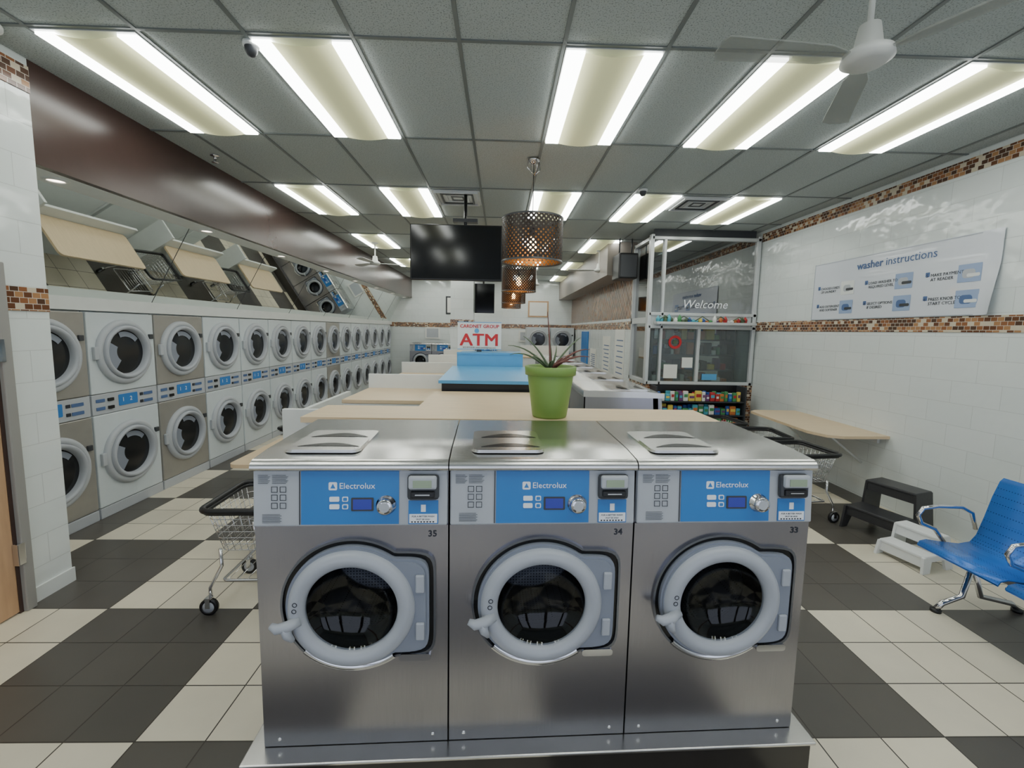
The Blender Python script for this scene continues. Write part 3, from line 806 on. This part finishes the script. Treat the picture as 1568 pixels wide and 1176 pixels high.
for c_, (yc, yi) in enumerate(((5.72, 5.24), (4.98, 4.5), (4.26, 3.86))):
    for r_, z in enumerate((2.43, 2.2)):
        e.text(tt[c_][r_], .042, TEXTK, MB_ @ T((-yc, z, .009)), 'LEFT')
        e.prism(rrect(-yc-.008, -yc+.034, z+.012, z+.056, .004), .0082, .0088, TEXTB, MB_)
        e.prism(rrect(-yi-.1, -yi+.1, z-.075, z+.085, .006), .0082, .009, ILL if (c_+r_) else WHITE, MB_)
        e.prism(rrect(-yi-.06, -yi+.05, z-.04, z+.04, .03), .009, .0098, TEXTB if r_ else GREY, MB_)
        e.prism(rrect(-yi-.02, -yi+.09, z-.03, z+.0, .012), .0098, .0104, DGREY if c_ < 2 else WHITE, MB_)
e.obj('washer_instructions_banner')

# ---------------------------------------------------------------- door on left wall
e = empty('door_1', T((0, 0, 0)))
b = MB(); b.box(LX, LX+.02, 1.78, 2.665, .01, 2.1, WOODD, None, .003); b.obj('leaf', parent=e)
b = MB(); b.box(LX, LX+.05, 2.685, 2.745, 0, 2.2, FRAMEG, None, .006); b.box(LX, LX+.05, 1.69, 1.76, 0, 2.2, FRAMEG, None, .006); b.box(LX, LX+.05, 1.76, 2.685, 2.115, 2.2, FRAMEG, None, .006)
b.box(LX, LX+.024, 2.664, 2.686, 0, 2.12, BROWN); b.box(LX+.02, LX+.058, 2.655, 2.7, .32, .46, CHROME, None, .004); b.box(LX+.02, LX+.058, 2.655, 2.7, 1.6, 1.74, CHROME, None, .004)
b.obj('frame', parent=e)

# ---------------------------------------------------------------- booth
DARKI = mat('booth_interior', srgb(84, 82, 80), .7)
b = MB(); b.box(BX, BX+.1, BY+.9, YF, 0, 2.1, WX); b.box(BX, BX+.1, BY+.9, YF, 2.1, 2.9, DIA); b.box(BX-.006, BX, BY+.9, YF, 1.9, 2.05, MX)
b.obj('wall_booth_side')
slab('wall_booth_inner', BX+.1, RX, 9.3, 9.4, 0, CZ, DARKI)
b = MB(); b.box(BX, RX, BY, BY+.1, 0, 1.0, MY)
b.box(BX, BX+.1, BY+.1, BY+.9, 0, 1.0, MX); b.obj('wall_booth_front')
fr = MB()
def fbox(x0, x1, z0, z1, y=BY, d=.09): fr.box(x0, x1, y-.02, y+d, z0, z1, ALU, None, .006)
for x in (BX-.02, 4.12): fbox(x, x+.055, 1.0, 3.42)
fbox(BX, RX-.02, 1.0, 1.05); fbox(BX, RX-.02, 1.92, 1.97); fbox(BX, RX-.02, 2.13, 2.18); fbox(BX, RX-.02, 3.34, 3.39)
fbox(3.22, 3.27, 1.05, 1.93); fbox(2.60, 2.64, 1.0, 3.36)
fr.box(BX+.04, RX-.1, BY, BY+.06, 1.97, 2.13, ALU); fr.box(BX+.04, RX-.1, BY+.02, BY+.06, 3.38, CZ, DGREY)
fr.box(BX-.02, BX+.08, BY+.07, BY+.9, 1.0, 1.06, ALU); fr.box(BX-.02, BX+.08, BY+.07, BY+.9, 2.0, 2.1, ALU); fr.box(BX-.02, BX+.06, BY+.84, BY+.9, 1, 3.4, ALU); fr.box(BX-.02, BX+.08, BY+.07, BY+.9, 3.34, 3.39, ALU)
fr.box(2.48, 4.1, BY-.18, BY-.02, 1.99, 2.03, ALU, None, .004)
gl = fr
gl.box(2.45, 4.12, BY+.03, BY+.036, 1.05, 1.95, GLASS); gl.box(2.45, 4.12, BY+.03, BY+.036, 2.15, 3.35, GLASSU); gl.box(BX+.03, BX+.036, BY+.08, BY+.85, 1.05, 3.35, GLASSU)
fr.obj('window_1')
tx = MB(); tx.text('Welcome', .19, TEXTW, T((3.34, BY+.024, 2.32)) @ FR @ Matrix(((1, .25, 0, 0), (0, 1, 0, 0), (0, 0, 1, 0), (0, 0, 0, 1)))); tx.obj('welcome_decal')
cols = [mat('pack_%d' % i, srgb(*c), .4) for i, c in enumerate(((180, 50, 50), (50, 90, 165), (225, 200, 90), (70, 140, 86), (226, 226, 222), (200, 116, 60), (110, 60, 112), (80, 165, 185)))]
sn = MB(); sn.box(2.48, 3.95, BY-.30, BY-.001, .0, .04, BLACK); sn.box(2.48, 3.95, BY-.02, BY-.001, .04, 1.0, BLACK)
for x in (2.48, 3.93): sn.box(x, x+.02, BY-.30, BY-.02, .04, 1.0, DGREY)
for z in (.12, .33, .54, .76):
    sn.box(2.5, 3.93, BY-.28, BY-.02, z-.015, z, DGREY)
    for r_ in range(2):
        x = 2.52
        while x < 3.85:
            w_ = .05+.05*random.random(); h = .1+.07*random.random()
            yy = BY-.25+.1*r_
            sn.box(x, x+w_, yy, yy+.05, z, z+h, random.choice(cols), None, .008, 1)
            sn.box(x+.01, x+w_-.01, yy-.002, yy, z+h*.4, z+h*.7, random.choice(cols))
            x += w_+.01
sn.obj('snack_display_shelf')
ld = MB()
for i in range(26):
    x = 2.52+1.5*i/26; h = .03+.1*random.random()
    ld.lathe([(0, 0), (.03, .0), (.035, h*.5), (.015, h*.8), (0, h)], random.choice(cols+[LEAF, LEAF]), T((x, BY-.12+.05*random.random(), 2.031)), 8)
for i in range(5):
    x = 2.52+.3*i; ld.tube([(x, BY-.1, 2.045), (x+.1, BY-.15, 2.12), (x+.22, BY-.12, 2.06)], .008, LEAF)
ld.obj('ledge_decorations')
st = MB()
for z in (.95, 1.22, 1.48, 1.74, 2.5):
    st.box(2.6, 4.1, 7.5, 8.0, z-.02, z, DGREY)
    for yy in (7.52, 7.75):
        x = 2.65
        while x < 3.95:
            w_ = .05+.1*random.random(); st.box(x, x+w_, yy, yy+.15, z, z+.08+.13*random.random(), random.choice(cols[:]+[PAPER, GREY, BLACK, DGREY, DGREY, BLACK, BLACK, CHROME]), None, .01, 1); x += w_+.015
for x in (2.6, 4.06): st.box(x, x+.04, 7.5, 8.0, 0, 2.7, DGREY)
st.obj('office_storage_shelf')
po = MB(); po.box(2.70, 2.93, BY+.02, BY+.024, 1.10, 1.33, PAPER); po.box(3.0, 3.18, BY+.02, BY+.024, 1.28, 1.45, PAPER); po.box(3.35, 3.6, BY+.02, BY+.024, 1.08, 1.18, BLUE2)
po.lathe([(.07, 0), (.11, 0)], RED, T((2.87, BY+.02, 1.7)) @ FR, 24); po.lathe([(0, 0), (.04, 0)], LEAF, T((2.87, BY+.02, 1.7)) @ FR, 24); po.obj('window_notices')
b = MB(); b.box(1.95, BX+.1, 8.2, YF, 2.9, CZ, mat('soffit_taupe', srgb(140, 132, 124), .4)); b.obj('bulkhead_right')
b = MB(); b.box(2.02, 2.36, 7.65, 8.1, 2.78, 3.22, BLACK, None, .02); b.box(2.05, 2.33, 7.64, 7.65, 2.81, 3.18, DGREY)
for x in (2.08, 2.3): b.tube([(x, 7.87, 3.2), (x, 7.87, CZ-.008)], .012, DGREY)
b.obj('ceiling_speaker')
for i, (y, h, m_) in enumerate(((8.4, 1.1, PAPER), (9.5, .9, PAPER), (10.9, .5, PAPER))):
    b = MB(); b.box(BX-.012, BX-.001, y, y+.7, .8+.05*i, .8+.05*i+h, m_)
    for k in range(8): b.box(BX-.0135, BX-.012, y+.08, y+.6-.05*(k % 3), .9+.1*k*h, .92+.1*k*h, TEXTB)
    b.obj('wall_poster')
b = MB(); b.box(BX-.04, BX-.001, 11.9, 12.8, 0, 1.85, BLUE, None, .01); b.box(BX-.06, BX-.04, 11.98, 12.0, 1.0, 1.15, CHROME); b.obj('door_2')
for x, z, w_, h, m_ in ((-1.9, 2.35, .45, .6, DGREY), (.9, 2.3, .7, .55, WOODD), (.6, 1.45, 1.4, .38, PAPER), (-2.6, 1.5, .5, .4, PAPER)):
    b = MB(); b.box(x, x+w_, YF-.03, YF-.009, z, z+h, m_, None, .004); b.box(x+.05, x+w_-.05, YF-.034, YF-.03, z+.05, z+h-.05, PAPER if m_ is not PAPER else GREY); b.obj('wall_picture')
counter('folding_counter', .45, 1.6, 9.4, 10.2, 1.28, 1.5)

# ---------------------------------------------------------------- world
w = bpy.data.worlds.new('World'); sc.world = w; w.use_nodes = True
bg = w.node_tree.nodes['Background']; bg.inputs[0].default_value = (.74, .82, 1, 1); bg.inputs[1].default_value = 1.8

# ---------------------------------------------------------------- camera
cam = bpy.data.cameras.new('Camera'); co = bpy.data.objects.new('Camera', cam); COL.objects.link(co)
yaw, pit, rol = map(math.radians, (1.5, 5.9, 1.06))
fw = Vector((math.sin(yaw)*math.cos(pit), math.cos(yaw)*math.cos(pit), -math.sin(pit)))
r0 = Vector((math.cos(yaw), -math.sin(yaw), 0)); u0 = r0.cross(fw)
rt = r0*math.cos(rol)+u0*math.sin(rol); up = u0*math.cos(rol)-r0*math.sin(rol)
Mx = Matrix.Identity(4)
for i in range(3): Mx[i][0] = rt[i]; Mx[i][1] = up[i]; Mx[i][2] = -fw[i]
Mx[2][3] = 1.85
co.matrix_world = Mx
cam.sensor_width = 36; cam.lens = 36*665/1568; cam.shift_y = -.0089; cam.clip_start = .05
sc.camera = co
